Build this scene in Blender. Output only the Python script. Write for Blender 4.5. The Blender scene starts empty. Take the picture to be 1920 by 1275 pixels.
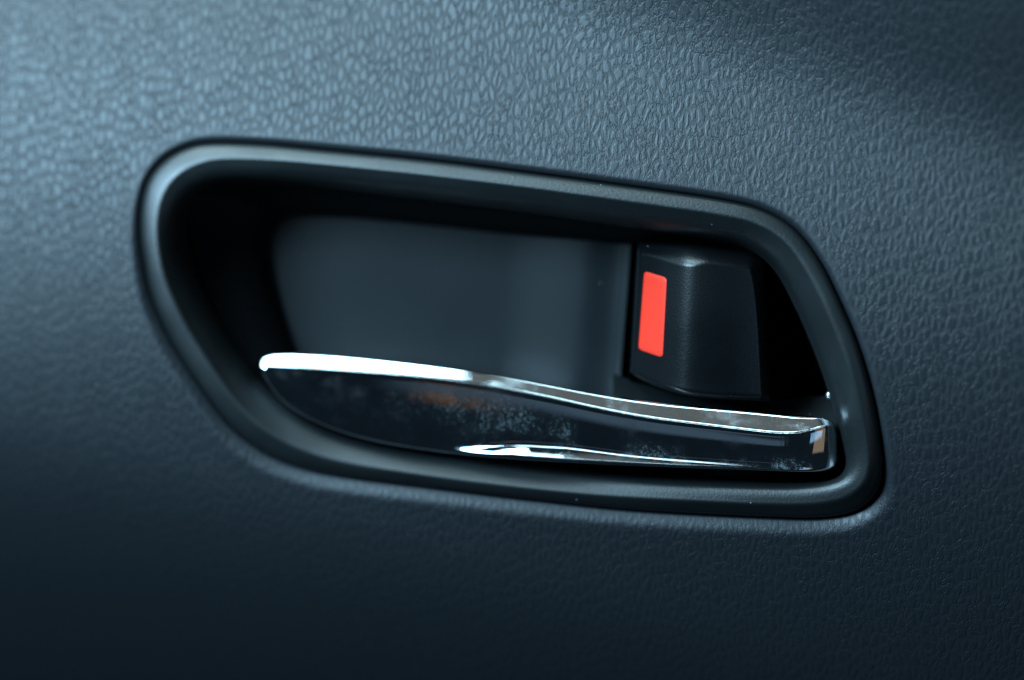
import bpy, bmesh, math, random
from mathutils import Vector, Matrix
random.seed(4)
sc = bpy.context.scene
COL = sc.collection

# ------------------------------------------------------------------ camera
PITCH, YAW, DIST, LENS = math.radians(5), math.radians(15), 0.43, 80.0
TARGET = Vector((0, 0, 0))
fwd = Vector((-math.sin(YAW)*math.cos(PITCH), math.cos(YAW)*math.cos(PITCH), -math.sin(PITCH))).normalized()
cam_loc = TARGET - fwd*DIST
cd = bpy.data.cameras.new('camera'); cam = bpy.data.objects.new('camera', cd); COL.objects.link(cam)
cam.location = cam_loc
cam.rotation_euler = fwd.to_track_quat('-Z', 'Y').to_euler()
cd.lens = LENS; cd.sensor_width = 36; cd.clip_start = 0.01; cd.clip_end = 20
cd.dof.use_dof = True; cd.dof.focus_distance = 0.4225; cd.dof.aperture_fstop = 4.2
sc.camera = cam
RM = fwd.to_track_quat('-Z', 'Y').to_matrix()

# ------------------------------------------------------------------ light
w = bpy.data.worlds.new("World"); sc.world = w; w.use_nodes = True
bg = w.node_tree.nodes['Background']
bg.inputs[0].default_value = (0.36, 0.66, 1.0, 1); bg.inputs[1].default_value = 0.014

def area(name, loc, target, sx, sy, power, color):
    l = bpy.data.lights.new(name, 'AREA'); l.shape = 'RECTANGLE'; l.size = sx; l.size_y = sy
    l.energy = power; l.color = color
    o = bpy.data.objects.new(name, l); COL.objects.link(o); o.location = loc
    o.rotation_euler = (Vector(target)-Vector(loc)).to_track_quat('-Z', 'Y').to_euler()
    return o
area('window_light', (-0.53, -0.61, 0.35), (0, 0, 0), 0.36, 0.32, 15.8, (0.455, 0.765, 1.0))
area('overhead_reflection_light', (-0.33, -0.32, 0.60), (-0.02, 0, 0), 0.40, 0.22, 4.6, (0.58, 0.88, 1.0))  # added overhead lamp for the white reflection on lever top and rim
area('lip_streak_light', (-0.15, -0.52, 0.40), (0.0, 0, 0), 0.16, 0.07, 0.12, (0.62, 0.86, 1.0))  # added lamp, mirrored as the streak on the lever's lower lip
area('top_edge_line_light', (0.10, -0.06, 0.72), (0.02, 0, 0), 0.60, 0.05, 1.0, (0.62, 0.90, 1.0))  # added strip lamp that draws a thin line along the lever's top edge
area('lever_top_tint_light', (0.10, -0.38, 0.60), (0.0, 0, 0), 0.46, 0.26, 0.046, (0.94, 1.0, 0.95))  # added dim lamp in place of an unseen lining, greys the lever top
area('cabin_fill_light', (0.55, -0.75, 0.0), (0, 0, 0), 0.4, 0.4, 0.3, (0.36, 0.66, 1.0))
area('end_facet_tint_light', (0.52, -0.49, -0.195), (0.07, 0, 0), 0.30, 0.20, 0.04, (1.0, 0.74, 0.48))  # added tan lamp, only colours the reflection in the lever's right end
area('front_band_light', (-0.17, -0.95, -0.125), (0, 0, 0), 0.30, 0.09, 0.008, (0.45, 0.72, 1.0))  # added faint blue lamp for the soft band below the lever ridge
area('orange_spot_light', (-0.167, -0.50, -0.110), (-0.013, 0, -0.011), 0.006, 0.022, 0.00015, (1.0, 0.42, 0.10))  # tiny added lamp giving the orange reflected spot on the lever front
sc.view_settings.view_transform = 'Standard'; sc.view_settings.look = 'None'
sc.view_settings.exposure = 0; sc.view_settings.gamma = 1

# ------------------------------------------------------------------ geometry helpers
def P(px, py, d):
    """point of the door that lies d millimetres behind the panel plane, seen at photo pixel px, py"""
    v = RM @ Vector(((px-960)/1920*36, -(py-637.5)/1920*36, -LENS))
    t = (d*0.001 - cam_loc.y)/v.y
    return cam_loc + v*t

def catmull(pts, n, closed=True):
    """n samples evenly spaced in arc length on a centripetal spline through pts"""
    m = len(pts); out = []
    segs = m if closed else m-1
    for i in range(segs):
        if closed: p0, p1, p2, p3 = pts[(i-1) % m], pts[i], pts[(i+1) % m], pts[(i+2) % m]
        else: p0, p1, p2, p3 = pts[max(i-1, 0)], pts[i], pts[i+1], pts[min(i+2, m-1)]
        for k in range(24):
            t = k/24
            out.append(tuple(0.5*((2*b)+(-a+c)*t+(2*a-5*b+4*c-d)*t*t+(-a+3*b-3*c+d)*t**3) for a, b, c, d in zip(p0, p1, p2, p3)))
    out.append(out[0] if closed else tuple(pts[-1]))
    L = [0]
    for a, b in zip(out, out[1:]): L.append(L[-1]+math.dist(a[:2], b[:2]))
    res = []; j = 0
    cnt = n if closed else n-1
    for k in range(n):
        s = L[-1]*k/cnt
        while j < len(L)-2 and L[j+1] < s: j += 1
        f = (s-L[j])/max(L[j+1]-L[j], 1e-9); f = min(max(f, 0), 1)
        res.append(tuple(a+(b-a)*f for a, b in zip(out[j], out[j+1])))
    return res

def interp(x, xs, ys):
    if x <= xs[0]: return ys[0]
    for a, b, c, d in zip(xs, xs[1:], ys, ys[1:]):
        if x <= b: return c+(d-c)*(x-a)/(b-a)
    return ys[-1]
def smooth(a, b, x):
    t = min(max((x-a)/(b-a), 0), 1); return t*t*(3-2*t)
def softplus(x):
    return x if x > 20 else math.log(1+math.exp(x))

def mesh_obj(name, verts, faces, mat, parent=None, sm=True):
    me = bpy.data.meshes.new(name); me.from_pydata([tuple(v) for v in verts], [], faces)
    me.polygons.foreach_set('use_smooth', [sm]*len(me.polygons))
    me.materials.append(mat); me.update()
    o = bpy.data.objects.new(name, me); COL.objects.link(o)
    if parent: o.parent = parent; o.location = -parent.location
    return o
def grid_obj(name, rows, mat, parent=None, closed=False, flip=False, caps=False):
    R, N = len(rows), len(rows[0]); v = [p for r in rows for p in r]; f = []
    for i in range(R-1):
        for j in range(N if closed else N-1):
            k = (j+1) % N
            q = (i*N+j, i*N+k, (i+1)*N+k, (i+1)*N+j)
            f.append(q[::-1] if flip else q)
    if caps:
        c = tuple(range((R-1)*N, R*N)); f.append(c[::-1] if flip else c)
    return mesh_obj(name, v, f, mat, parent)

# ------------------------------------------------------------------ materials
def new_mat(name):
    m = bpy.data.materials.new(name); m.use_nodes = True
    nt = m.node_tree; b = nt.nodes['Principled BSDF']
    return m, nt, b
def N(nt, t, **kw):
    n = nt.nodes.new(t)
    for k, v in kw.items():
        if k.startswith('i_'): n.inputs[k[2:].replace('_', ' ')].default_value = v
        else: setattr(n, k, v)
    return n
def math_node(nt, op, a, b=None, clamp=False):
    n = nt.nodes.new('ShaderNodeMath'); n.operation = op; n.use_clamp = clamp
    for i, x in enumerate((a, b)):
        if x is None: continue
        if isinstance(x, (int, float)): n.inputs[i].default_value = x
        else: nt.links.new(x, n.inputs[i])
    return n.outputs[0]
def mrange(nt, src, a, b, c=0.0, d=1.0, it='SMOOTHSTEP'):
    n = nt.nodes.new('ShaderNodeMapRange'); n.interpolation_type = it
    nt.links.new(src, n.inputs[0])
    for i, x in enumerate((a, b, c, d)): n.inputs[i+1].default_value = x
    return n.outputs[0]

def leather_material():
    m, nt, b = new_mat('grained_leather')
    L = nt.links.new
    tc = N(nt, 'ShaderNodeTexCoord'); mp = N(nt, 'ShaderNodeMapping')
    mp.inputs['Scale'].default_value = (1000, 0, 500)
    mp.inputs['Rotation'].default_value = (0, math.radians(9), 0)
    L(tc.outputs['Object'], mp.inputs[0])
    sx = N(nt, 'ShaderNodeSeparateXYZ'); L(mp.outputs[0], sx.inputs[0]); cx = N(nt, 'ShaderNodeCombineXYZ')
    L(sx.outputs[0], cx.inputs[0]); L(sx.outputs[2], cx.inputs[1]); mp = cx
    nz = N(nt, 'ShaderNodeTexNoise', i_Scale=0.13, i_Detail=1.5); L(mp.outputs[0], nz.inputs['Vector'])
    nz2 = N(nt, 'ShaderNodeTexNoise', i_Scale=0.9, i_Detail=2.0); L(mp.outputs[0], nz2.inputs['Vector'])
    def vadd(base, noise, amp):
        s = N(nt, 'ShaderNodeVectorMath', operation='SUBTRACT'); L(noise, s.inputs[0]); s.inputs[1].default_value = (.5, .5, .5)
        k = N(nt, 'ShaderNodeVectorMath', operation='SCALE'); L(s.outputs[0], k.inputs[0]); k.inputs['Scale'].default_value = amp
        a = N(nt, 'ShaderNodeVectorMath', operation='ADD'); L(base, a.inputs[0]); L(k.outputs[0], a.inputs[1])
        return a.outputs[0]
    v1 = vadd(vadd(mp.outputs[0], nz.outputs['Color'], 2.0), nz2.outputs['Color'], 0.55)
    def vor(scale, rnd=1.0):
        n = N(nt, 'ShaderNodeTexVoronoi', feature='DISTANCE_TO_EDGE', voronoi_dimensions='2D', i_Scale=scale, i_Randomness=rnd)
        L(v1, n.inputs['Vector']); return n.outputs['Distance']
    big = mrange(nt, vor(0.72, 0.9), 0.08, 0.34)
    fine = mrange(nt, vor(1.7, 1.0), 0.0, 0.22)
    fine2 = mrange(nt, vor(3.3, 1.0), 0.0, 0.25)
    wr = N(nt, 'ShaderNodeTexNoise', i_Scale=0.35, i_Detail=2.0); L(mp.outputs[0], wr.inputs['Vector'])
    wf = mrange(nt, wr.outputs[0], 0.38, 0.62, 0.15, 0.55)
    inv = math_node(nt, 'SUBTRACT', 1.0, math_node(nt, 'MULTIPLY', big, 0.85))
    lev = math_node(nt, 'MULTIPLY', big, 1.25)
    lev = math_node(nt, 'ADD', lev, math_node(nt, 'MULTIPLY', math_node(nt, 'MULTIPLY', fine, wf), math_node(nt, 'MULTIPLY', inv, 1.7)))
    lev = math_node(nt, 'ADD', lev, math_node(nt, 'MULTIPLY', math_node(nt, 'MULTIPLY', fine2, inv), 0.35))
    mic = N(nt, 'ShaderNodeTexNoise', i_Scale=6.0, i_Detail=2.0); L(mp.outputs[0], mic.inputs['Vector'])
    lev = math_node(nt, 'ADD', lev, math_node(nt, 'MULTIPLY', mic.outputs[0], 0.10))
    # the grain is drawn out flat where the skin is rolled into the edge of the opening
    at = N(nt, 'ShaderNodeAttribute', attribute_name='grain'); 
    bp = N(nt, 'ShaderNodeBump', i_Distance=0.000058); bp.inputs['Strength'].default_value = 1
    L(math_node(nt, 'MULTIPLY', lev, at.outputs['Fac']), bp.inputs['Height'])
    L(bp.outputs[0], b.inputs['Normal'])
    cr = N(nt, 'ShaderNodeMix', data_type='RGBA'); L(big, cr.inputs[0])
    cr.inputs[6].default_value = (0.009, 0.013, 0.017, 1); cr.inputs[7].default_value = (0.011, 0.016, 0.021, 1)
    L(cr.outputs[2], b.inputs['Base Color'])
    L(mrange(nt, big, 0, 1, 0.54, 0.45, 'LINEAR'), b.inputs['Roughness'])
    b.inputs['Specular IOR Level'].default_value = 0.62
    return m

def plastic(name, col, rough, bump=0.00002, scale=2600, spec=0.5, specks=False):
    m, nt, b = new_mat(name); L = nt.links.new
    tc = N(nt, 'ShaderNodeTexCoord')
    n1 = N(nt, 'ShaderNodeTexNoise', i_Scale=scale, i_Detail=2.0); L(tc.outputs['Object'], n1.inputs['Vector'])
    n2 = N(nt, 'ShaderNodeTexVoronoi', i_Scale=scale*0.7); L(tc.outputs['Object'], n2.inputs['Vector'])
    s = math_node(nt, 'ADD', n1.outputs[0], math_node(nt, 'MULTIPLY', n2.outputs['Distance'], 0.7))
    bp = N(nt, 'ShaderNodeBump', i_Distance=bump); L(s, bp.inputs['Height']); L(bp.outputs[0], b.inputs['Normal'])
    b.inputs['Base Color'].default_value = (*col, 1)
    n3 = N(nt, 'ShaderNodeTexNoise', i_Scale=60, i_Detail=5.0); L(tc.outputs['Object'], n3.inputs['Vector'])
    L(mrange(nt, n3.outputs[0], 0.3, 0.7, rough-0.04, rough+0.05), b.inputs['Roughness'])
    b.inputs['Specular IOR Level'].default_value = spec
    if specks:      # stray dust specks
        v = N(nt, 'ShaderNodeTexVoronoi', i_Scale=420); L(tc.outputs['Object'], v.inputs['Vector'])
        sc_ = N(nt, 'ShaderNodeSeparateColor'); L(v.outputs['Color'], sc_.inputs[0])
        near = math_node(nt, 'LESS_THAN', v.outputs['Distance'], math_node(nt, 'MULTIPLY', sc_.outputs[1], 0.07))
        k = math_node(nt, 'MULTIPLY', near, math_node(nt, 'GREATER_THAN', sc_.outputs[0], 0.80))
        mxc = N(nt, 'ShaderNodeMix', data_type='RGBA'); L(k, mxc.inputs[0])
        mxc.inputs[6].default_value = (*col, 1); mxc.inputs[7].default_value = (0.30, 0.34, 0.34, 1); L(mxc.outputs[2], b.inputs['Base Color'])
    return m

def chrome_material():
    m, nt, b = new_mat('dusty_chrome'); L = nt.links.new
    b.inputs['Metallic'].default_value = 1; b.inputs['Base Color'].default_value = (0.74, 0.80, 0.84, 1)
    b.inputs['Roughness'].default_value = 0.04
    tc = N(nt, 'ShaderNodeTexCoord')
    sm = N(nt, 'ShaderNodeTexNoise', i_Scale=160, i_Detail=5.0, i_Roughness=0.65); L(tc.outputs['Object'], sm.inputs['Vector'])
    L(mrange(nt, sm.outputs[0], 0.42, 0.70, 0.03, 0.16), b.inputs['Roughness'])
    # worn haze: clustered specks lying in cloudy patches on the front face
    sp = N(nt, 'ShaderNodeTexNoise', i_Scale=3600, i_Detail=3.0, i_Roughness=0.7); L(tc.outputs['Object'], sp.inputs['Vector'])
    sp2 = N(nt, 'ShaderNodeTexNoise', i_Scale=1300, i_Detail=4.0, i_Roughness=0.7); L(tc.outputs['Object'], sp2.inputs['Vector'])
    pa = N(nt, 'ShaderNodeTexNoise', i_Scale=130, i_Detail=3.0); L(tc.outputs['Object'], pa.inputs['Vector'])
    at = N(nt, 'ShaderNodeAttribute', attribute_name='dust')
    cl = math_node(nt, 'MULTIPLY', mrange(nt, pa.outputs[0], 0.33, 0.60), at.outputs['Fac'])
    th = math_node(nt, 'ADD', math_node(nt, 'MULTIPLY', sp.outputs[0], 0.45), math_node(nt, 'MULTIPLY', sp2.outputs[0], 0.55))
    th = math_node(nt, 'ADD', th, math_node(nt, 'MULTIPLY', cl, 0.13))
    mask = mrange(nt, th, 0.59, 0.69)
    haze = math_node(nt, 'MULTIPLY', cl, 0.05)
    mask = math_node(nt, 'MULTIPLY', math_node(nt, 'ADD', math_node(nt, 'MULTIPLY', mask, cl), haze, True), 0.24, True)
    d = N(nt, 'ShaderNodeBsdfDiffuse'); d.inputs[0].default_value = (0.36, 0.44, 0.47, 1)
    mx = N(nt, 'ShaderNodeMixShader'); L(mask, mx.inputs[0]); L(b.outputs[0], mx.inputs[1]); L(d.outputs[0], mx.inputs[2])
    out = nt.nodes['Material Output']; L(mx.outputs[0], out.inputs[0])
    return m

M_leather = leather_material()
M_bezel = plastic('satin_bezel_plastic', (0.006, 0.009, 0.010), 0.42, 0.000022, spec=0.7, specks=True)
M_wall = plastic('pocket_plastic', (0.004, 0.005, 0.006), 0.6, spec=0.12)
M_back = plastic('smooth_back_plastic', (0.009, 0.012, 0.014), 0.42, 0.000004, spec=0.13, specks=True)
M_button = plastic('grained_button_plastic', (0.003, 0.004, 0.005), 0.29, 0.000018, 3200, spec=0.45, specks=True)
M_red = plastic('red_paint', (0.92, 0.043, 0.020), 0.42, 0.000006, spec=0.25)
M_pin = plastic('steel_pin', (0.5, 0.55, 0.55), 0.3); M_pin.node_tree.nodes['Principled BSDF'].inputs['Metallic'].default_value = 1
M_chrome = chrome_material()

# ------------------------------------------------------------------ door panel
def h(px, py):
    """relief of the trim panel in millimetres: bulges round the opening, leans out again under the swage at top right"""
    a = (15.0 if py < 600 else 19.0)*((py-600)/675)**2
    a += 14.0*max(0, (py-850+(300-px)*0.3)/425)**2
    ln = (140-py) + (px-1500)*0.30            # above the swage line
    a -= 0.074*60*softplus(ln/60)
    return a
OUT = [(400,268),(500,271),(600,280),(800,300),(1000,325),(1200,352),(1350,374),(1430,394),(1490,430),(1537,490),(1577,570),(1610,650),(1636,740),
       (1652,830),(1655,885),(1643,925),(1610,955),(1550,969),(1450,969),(1200,956),(1000,936),(800,912),(650,893),(560,874),(490,843),
       (430,795),(372,718),(322,640),(286,560),(268,480),(263,410),(272,350),(299,308),(345,279)]
INN = [(455,345),(520,346),(600,352),(800,375),(1000,400),(1200,430),(1330,449),(1400,466),(1450,505),(1490,575),(1525,655),(1553,735),
       (1574,820),(1584,866),(1575,889),(1550,900),(1505,904),(1420,903),(1200,893),(1000,874),(800,848),(690,829),(610,803),(545,765),
       (497,722),(452,662),(410,592),(377,525),(354,465),(346,420),(354,385),(378,360),(405,349),(430,346)]
NC = 720
outer = catmull(OUT, NC)
def nrm(c, i):
    a, b = c[(i-3) % len(c)], c[(i+3) % len(c)]
    dx, dy = b[0]-a[0], b[1]-a[1]; l = math.hypot(dx, dy); return (dy/l, -dx/l)
norms = [nrm(outer, i) for i in range(NC)]
# inner contour: pair every outer sample with the point reached by control-point correspondence
both = catmull([(*a, *b) for a, b in zip(OUT, INN)], NC)
inner = [(p[2], p[3]) for p in both]; outer = [(p[0], p[1]) for p in both]; norms = [nrm(outer, i) for i in range(NC)]

offs = [-2, 0, 1.5, 3, 5, 7, 9, 12, 15, 18, 22, 26, 30, 35, 40, 48, 56, 66, 78, 92, 110, 130, 150]
while offs[-1] < 1350: offs.append(offs[-1]+25)
rows = []; grain = []
for s in offs:
    r = []
    for (x, y), (nx, ny) in zip(outer, norms):
        qx, qy = x+nx*s, y+ny*s
        wd = 15+19*smooth(-0.3, 0.6, ny)-3*smooth(0.5, 0.9, -nx); e = max(0, 1-max(s, 0)/wd)
        roll = (0.077-0.019*smooth(0, 0.8, ny))*wd*e**(1.8-0.4*smooth(0, 0.8, ny))+0.7*max(0, 1-max(s, 0)/4)+(1.5 if s < 0 else 0)
        r.append(P(qx, qy, h(qx, qy)+roll)); grain.append(0.25+0.75*smooth(4, 40, s))
    rows.append(r)
panel = grid_obj('door_panel', rows, M_leather, closed=True)
at = panel.data.attributes.new('grain', 'FLOAT', 'POINT'); at.data.foreach_set('value', grain)
panel['kind'] = 'structure'
panel['label'] = 'dark blue-grey leather-grained car door panel around the recessed handle'

# ------------------------------------------------------------------ handle unit
unit = bpy.data.objects.new('door_handle', None); COL.objects.link(unit)
unit.location = P(900, 900, 10); unit.empty_display_size = 0.01
unit['label'] = 'recessed inner car door handle with chrome lever, black surround and red lock mark'
unit['category'] = 'door handle'
bpy.context.view_layer.update()

# surround: a rounded rim whose inner flank falls into the pocket
prof = [(-0.005,5.0),(0.0,1.4),(0.012,0.8),(0.03,0.3),(0.05,0.0),(0.09,-0.30),(0.15,-0.56),(0.21,-0.78),(0.27,-0.98),(0.32,-1.10),(0.36,-1.15),(0.40,-1.08),(0.44,-0.88),(0.49,-0.66),
        (0.56,-0.36),(0.65,0.1),(0.75,0.75),(0.83,1.6),(0.89,2.7),(0.94,4.1),(0.98,6.0),(1.0,8.4),(1.0,12.0)]
def ring_avg(v, wd):
    return [sum(v[(i+j) % NC] for j in range(-wd, wd+1))/(2*wd+1) for i in range(NC)]
BOT = [smooth(0.80, 0.97, n[1]) for n in norms]
# weight falls off well before the tight lower right-hand bend
ci = min(range(NC), key=lambda i: math.dist(outer[i], (1550, 969)))
BOT = ring_avg([b*(0.35+0.65*smooth(5, 110, abs((i-ci+NC//2) % NC-NC//2))) for i, b in enumerate(BOT)], 26)
LOWL = ring_avg([smooth(0.0, 0.4, n[1])*(1-smooth(0.75, 0.95, n[1]))*smooth(0.3, 0.6, -n[0]) for n in norms], 22)
rows = []
for k, (t, d) in enumerate(prof):
    r = []
    for i, ((ox, oy), (ix, iy)) in enumerate(zip(outer, inner)):
        x, y = ox+(ix-ox)*t, oy+(iy-oy)*t
        bot = BOT[i]; g = 1.0-0.42*bot+1.0*LOWL[i]
        hh = h(ox, oy)*(1-smooth(0, 1, t))+ (2.0*(1-bot)+h(ox, oy)*bot)*smooth(0, 1, t)
        if bot > 0 and 0.39 < t < 0.99: dd_extra = bot*0.9*smooth(0.36, 0.8, t)
        else: dd_extra = 0
        if k < len(prof)-1: x, y = ox+(ix-ox)*(t-bot*0.05*math.exp(-((t-0.38)/0.2)**2)), oy+(iy-oy)*(t-bot*0.05*math.exp(-((t-0.38)/0.2)**2))
        dd = d if (t < 0.39 or k == len(prof)-1) else -1.15+(d+1.15)*g+dd_extra
        r.append(P(x, y, (hh if k < len(prof)-1 else 0)+dd))
    rows.append(r)
bezel = grid_obj('surround', rows, M_bezel, unit, closed=True, flip=True)

# pocket wall, flaring inwards to the floor
FLO = [(520,402),(560,400),(640,403),(800,418),(1000,440),(1200,458),(1330,470),(1400,485),(1450,520),(1490,585),(1525,662),(1553,738),
       (1572,815),(1578,860),(1570,880),(1548,890),(1505,893),(1420,893),(1200,883),(1000,864),(800,838),(720,815),(670,790),(620,750),
       (585,710),(560,670),(535,610),(512,540),(500,490),(495,455),(497,430),(503,414),(510,407),(514,404)]
bf = catmull([(*a, *b) for a, b in zip(OUT, FLO)], NC); floor = [(p[2], p[3]) for p in bf]
rows = []
for t, d in [(0,10.0),(0.03,11),(0.2,13),(0.5,16),(0.8,19.5),(0.95,22),(1.0,24.0),(1.0,36)]:
    rows.append([P(a[0]+(b[0]-a[0])*t, a[1]+(b[1]-a[1])*t, d) for a, b in zip(inner, floor)])
grid_obj('pocket_wall', rows, M_wall, unit, closed=True, flip=True, caps=True)

# back plate, turning towards the viewer before its right-hand edge
def xr(y): return interp(y, [440, 735], [1184, 1160])
rows = []
for j in range(41):
    y = 380+j*(760-380)/40; r = []
    R = xr(y)
    for i in range(81):
        x = 470+(R-470)*i/80
        d = 24.6-1.6*smooth(R-230, R-60, x)+0.5*smooth(R-90, R-25, x)-0.2*smooth(R-24, R-6, x)
        r.append(P(x, y, d-1.5*((y-560)/200)))
    r.append(P(R+1.5, y, 21)); r.append(P(R+2, y, 30))
    rows.append(r)
grid_obj('back_plate', rows, M_back, unit, flip=True)

# ledge under the lock button
rows = []
for t in range(9):
    f = t/8; r = []
    for i in range(41):
        x = 1150+i*(1590-1150)/40
        y0 = interp(x, [1150,1180,1280,1430,1590], [700,712,742,752,738]); y1 = interp(x, [1150,1300,1500,1590], [760,785,800,815])
        r.append(P(x, y0+(y1-y0)*f, 20-8*f))
    rows.append(r)
grid_obj('ledge', rows, M_bezel, unit, flip=True)

# lock button
def bt_edges(v):   # v 0..1 from top to bottom: left and right silhouette
    return 1196-17*v, 1432+13*v
def bt_top(x): return interp(x, [1180,1215,1290,1350,1400,1445], [455,456,462,470,476,482])
def bt_bot(x): return interp(x, [1175,1188,1205,1225,1250,1275,1300,1350,1445], [692,704,714,723,732,739,744,749,753])
def bt_depth(x, y):
    v = (y-455)/295; xl, xrr = bt_edges(v); ridge = 1291-15*v
    a = 7.2*(ridge-x)/(ridge-xl)                      # left face
    b = 2.4*((x-ridge)/(xrr-ridge))**2+0.3*(x-ridge)/(xrr-ridge) if x > ridge else 0.3*(x-ridge)/(xrr-ridge)
    face = 3.6+math.log(math.exp(a*1.6)+math.exp(b*1.6))/1.6
    et = y-bt_top(x); er = xrr-x; eb = bt_bot(x)-y; el = x-xl
    T = max(0, 1-et/(22+16*smooth(1200, 1290, x)-10*smooth(1290, 1330, x))); Rr = max(0, 1-er/(18+22*math.exp(-max(et, 0)/45))); B = max(0, 1-eb/13); Lf = max(0, 1-el/7)
    q = min((T**2.2+Rr**2.2)**(1/2.2), 1.3)
    return face+2.9*q**1.5+8*max(0, q-0.92)+1.4*B**2+3*Lf**2.2
NBX, NBY = 130, 130
rows = []
for j in range(NBY+1):
    r = []
    for i in range(NBX+1):
        u, v = i/NBX, j/NBY
        x = 1180+u*245
        for _ in range(3):
            y = bt_top(x)+(bt_bot(x)-bt_top(x))*v
            xl, xrr = bt_edges((y-455)/295); x = xl+(xrr-xl)*u
        r.append(P(x, y, bt_depth(x, y)))
    r = [P(xl-1, y, 30)]+r+[P(xrr+1, y, 34)]
    rows.append(r)
def push(r, dy):
    return [p+Vector((0, 0.018, dy)) for p in r]
rows = [push(rows[0], 0.0006)]+rows+[push(rows[-1], -0.0006)]
button = grid_obj('lock_button', rows, M_button, unit, flip=True)

# red mark let into the button's left face
QD = [(1208,508),(1251,521),(1243,671),(1197,655)]
def quad(u, v):
    a = [QD[0][k]+(QD[1][k]-QD[0][k])*u for k in (0, 1)]; b = [QD[3][k]+(QD[2][k]-QD[3][k])*u for k in (0, 1)]
    return a[0]+(b[0]-a[0])*v, a[1]+(b[1]-a[1])*v
def rquad(sc_):
    pts = []; ru, rv = 0.17, 0.045
    for cu, cv, a0 in ((1-ru, rv, -90), (1-ru, 1-rv, 0), (ru, 1-rv, 90), (ru, rv, 180)):
        for k in range(9):
            a = math.radians(a0+k*11.25); u, v = cu+ru*math.cos(a), cv+rv*math.sin(a)
            pts.append((0.5+(u-0.5)*sc_, 0.5+(v-0.5)*(1-(1-sc_)*0.3)))
    return pts
rows = []
for s, dd in ((1.0, 0.5), (1.0, -0.05), (0.985, -0.14), (0.95, -0.2), (0.6, -0.22), (0.3, -0.22)):
    rows.append([(lambda q: P(q[0], q[1], bt_depth(q[0], q[1])+dd))(quad(u, v)) for u, v in rquad(s)])
red = grid_obj('red_mark', rows, M_red, button, closed=True, flip=True, caps=True)
red.location = (0, 0, 0)

# small pin at the right end of the ledge
bm = bmesh.new(); bmesh.ops.create_uvsphere(bm, u_segments=20, v_segments=12, radius=0.0009)
me = bpy.data.meshes.new('hinge_pin'); bm.to_mesh(me); bm.free(); me.materials.append(M_pin)
me.polygons.foreach_set('use_smooth', [True]*len(me.polygons))
pin = bpy.data.objects.new('hinge_pin', me); COL.objects.link(pin); pin.parent = unit; pin.location = P(1556, 741, 10.5)-unit.location

# chrome lever.  columns: top edge, ridge, bottom edge, with lip strength
LC = [((489,677),(490,685),(491,699),0,0),((499,666),(502,686),(507,724),0,0),((530,661),(533,687),(532,757),0,0),((600,662),(600,692),(595,797),0,0),
      ((700,671),(700,699),(700,828),0,0),((800,682),(800,707),(800,844),0,0),((900,695),(900,721),(900,856),0.75,0),
      ((1025,719),(1025,744),(1025,865),1.1,0),((1100,734),(1100,762),(1100,869),0.9,0),((1200,750),(1200,783),(1200,874),0.7,0),((1300,760),(1300,796),(1300,878),0.6,0),
      ((1400,769),(1400,808),(1400,881),0.5,0),((1480,777),(1480,818),(1480,884),0.45,0),((1500,779),(1503,820),(1500,885),0.35,.0),((1520,780),(1526,806),(1518,885),0.2,.5),((1540,782),(1547,795),(1536,885),0.1,1.3),
      ((1556,786),(1558,799),(1553,882),0,2.2),((1567,797),(1568,812),(1566,874),0,3.4),((1574,812),(1575,835),(1574,860),0,5.8)]
flat = [(a[0], a[1], b[0], b[1], c[0], c[1], l, e) for a, b, c, l, e in LC]
NL = 420
cols = catmull(flat, NL, closed=False)
def soften(c):
    out = []
    for i in range(NL):
        wd = int(min(22, 0.6*i, 0.35*(NL-1-i)))
        q = c[i-wd:i+wd+1]; out.append(tuple(sum(v)/len(q) for v in zip(*q)))
    return out
cols = soften(soften(cols))
rowsL = []; dust = []
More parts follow.
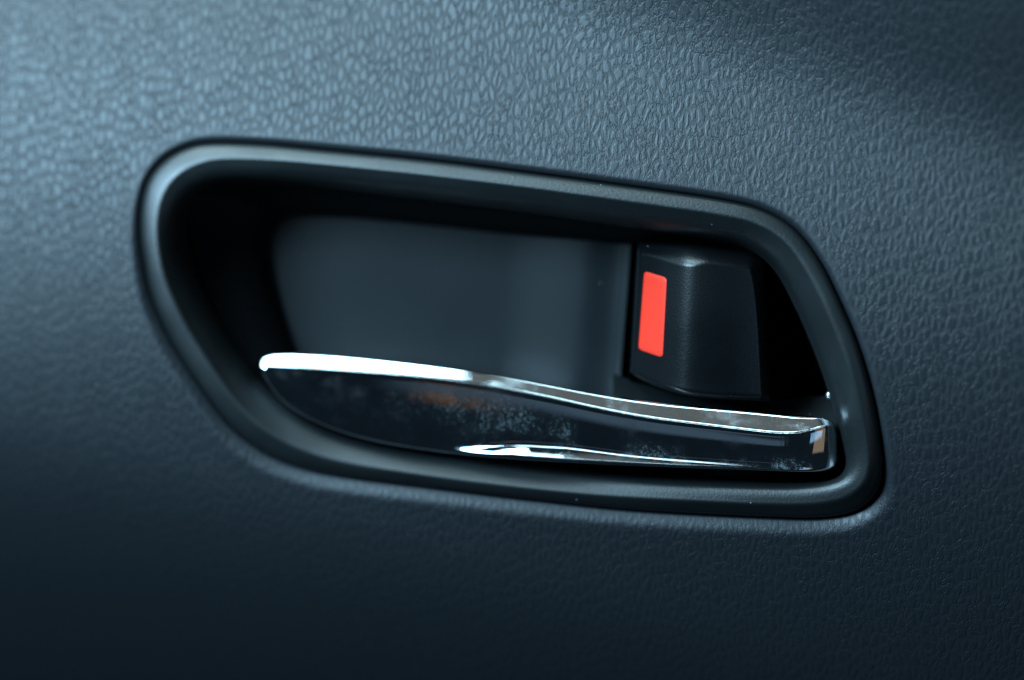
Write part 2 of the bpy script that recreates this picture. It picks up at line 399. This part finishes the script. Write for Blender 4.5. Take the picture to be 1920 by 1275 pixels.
def lever_profile(tp, rd, bt, lip, end):
    W = bt[1]-rd[1]                       # height of the front face
    pr = []
    L2 = lambda a, b, f: (a[0]+(b[0]-a[0])*f, a[1]+(b[1]-a[1])*f)
    pr.append((*L2(tp, rd, 0.35), 16, 0)); pr.append((*L2(tp, rd, 0.12), 11, 0))
    H = 0.7+0.056*max(rd[1]-tp[1], 8)
    for f, d in ((0.03,H+2.6),(0.0,H+1.2),(0.02,H+.65),(0.06,H+.25),(0.12,H)): pr.append((*L2(tp, rd, f), d, 0))
    for f in (0.2,0.3,0.4,0.5,0.6,0.7,0.8,0.86,0.91): pr.append((*L2(tp, rd, f), H-(H-.7)*(f-.12)/.88, -1))
    for f, d in ((0.95,0.72),(0.98,0.66),(1.0,0.65)): pr.append((*L2(tp, rd, f), d, 0))
    for k in range(1, 31):
        f = k/31*0.985
        d = 0.65+ 0.10*smooth(0, .05, f)+ 0.085*W/10*f*1.0 - 0.30*math.sin(math.pi*f)
        x = (f-1)*W+lip*34
        if x > 0: d -= 0.074*x*x/(x+6)
        pr.append((*L2(rd, bt, f), d, f))
    dl = pr[-1][2]
    pr.append((*L2(rd, bt, 0.995), dl+0.2, 0)); pr.append((*L2(rd, bt, 1.0), dl+0.8, 0)); pr.append((*L2(rd, bt, 0.98), dl+4, 0)); pr.append((*L2(rd, bt, 0.9), dl+10, 0))
    return [(x, y, min(d+end, 17), s) for x, y, d, s in pr]
profs = [lever_profile((c[0], c[1]), (c[2], c[3]), (c[4], c[5]), min(max(c[6], 0), 1), max(c[7], 0)) for c in cols]
K = len(profs[0])
for k in range(K):
    r = []
    for i, pr in enumerate(profs):
        x, y, d, s = pr[k]
        tipd = 0.7*max(0, 1-i/30)**1.6
        r.append(P(x, y, d+tipd+1.5)); fc = interp(x, [560, 800, 1000, 1200, 1400], [0.25, 0.38, 0.45, 0.74, 0.84])
        dust.append(0 if s == 0 else 0.55*smooth(850, 1000, x) if s < 0 else interp(x, [560, 760, 900, 1100, 1250, 1530], [0.25, 0.4, 0.7, 0.9, 0.9, 1.0])*math.exp(-((s-fc)/interp(x, [900, 1200], [0.42, 0.24]))**2))
    rowsL.append(r)
lever = grid_obj('lever', rowsL, M_chrome, unit, flip=True)
at = lever.data.attributes.new('dust', 'FLOAT', 'POINT'); at.data.foreach_set('value', dust)
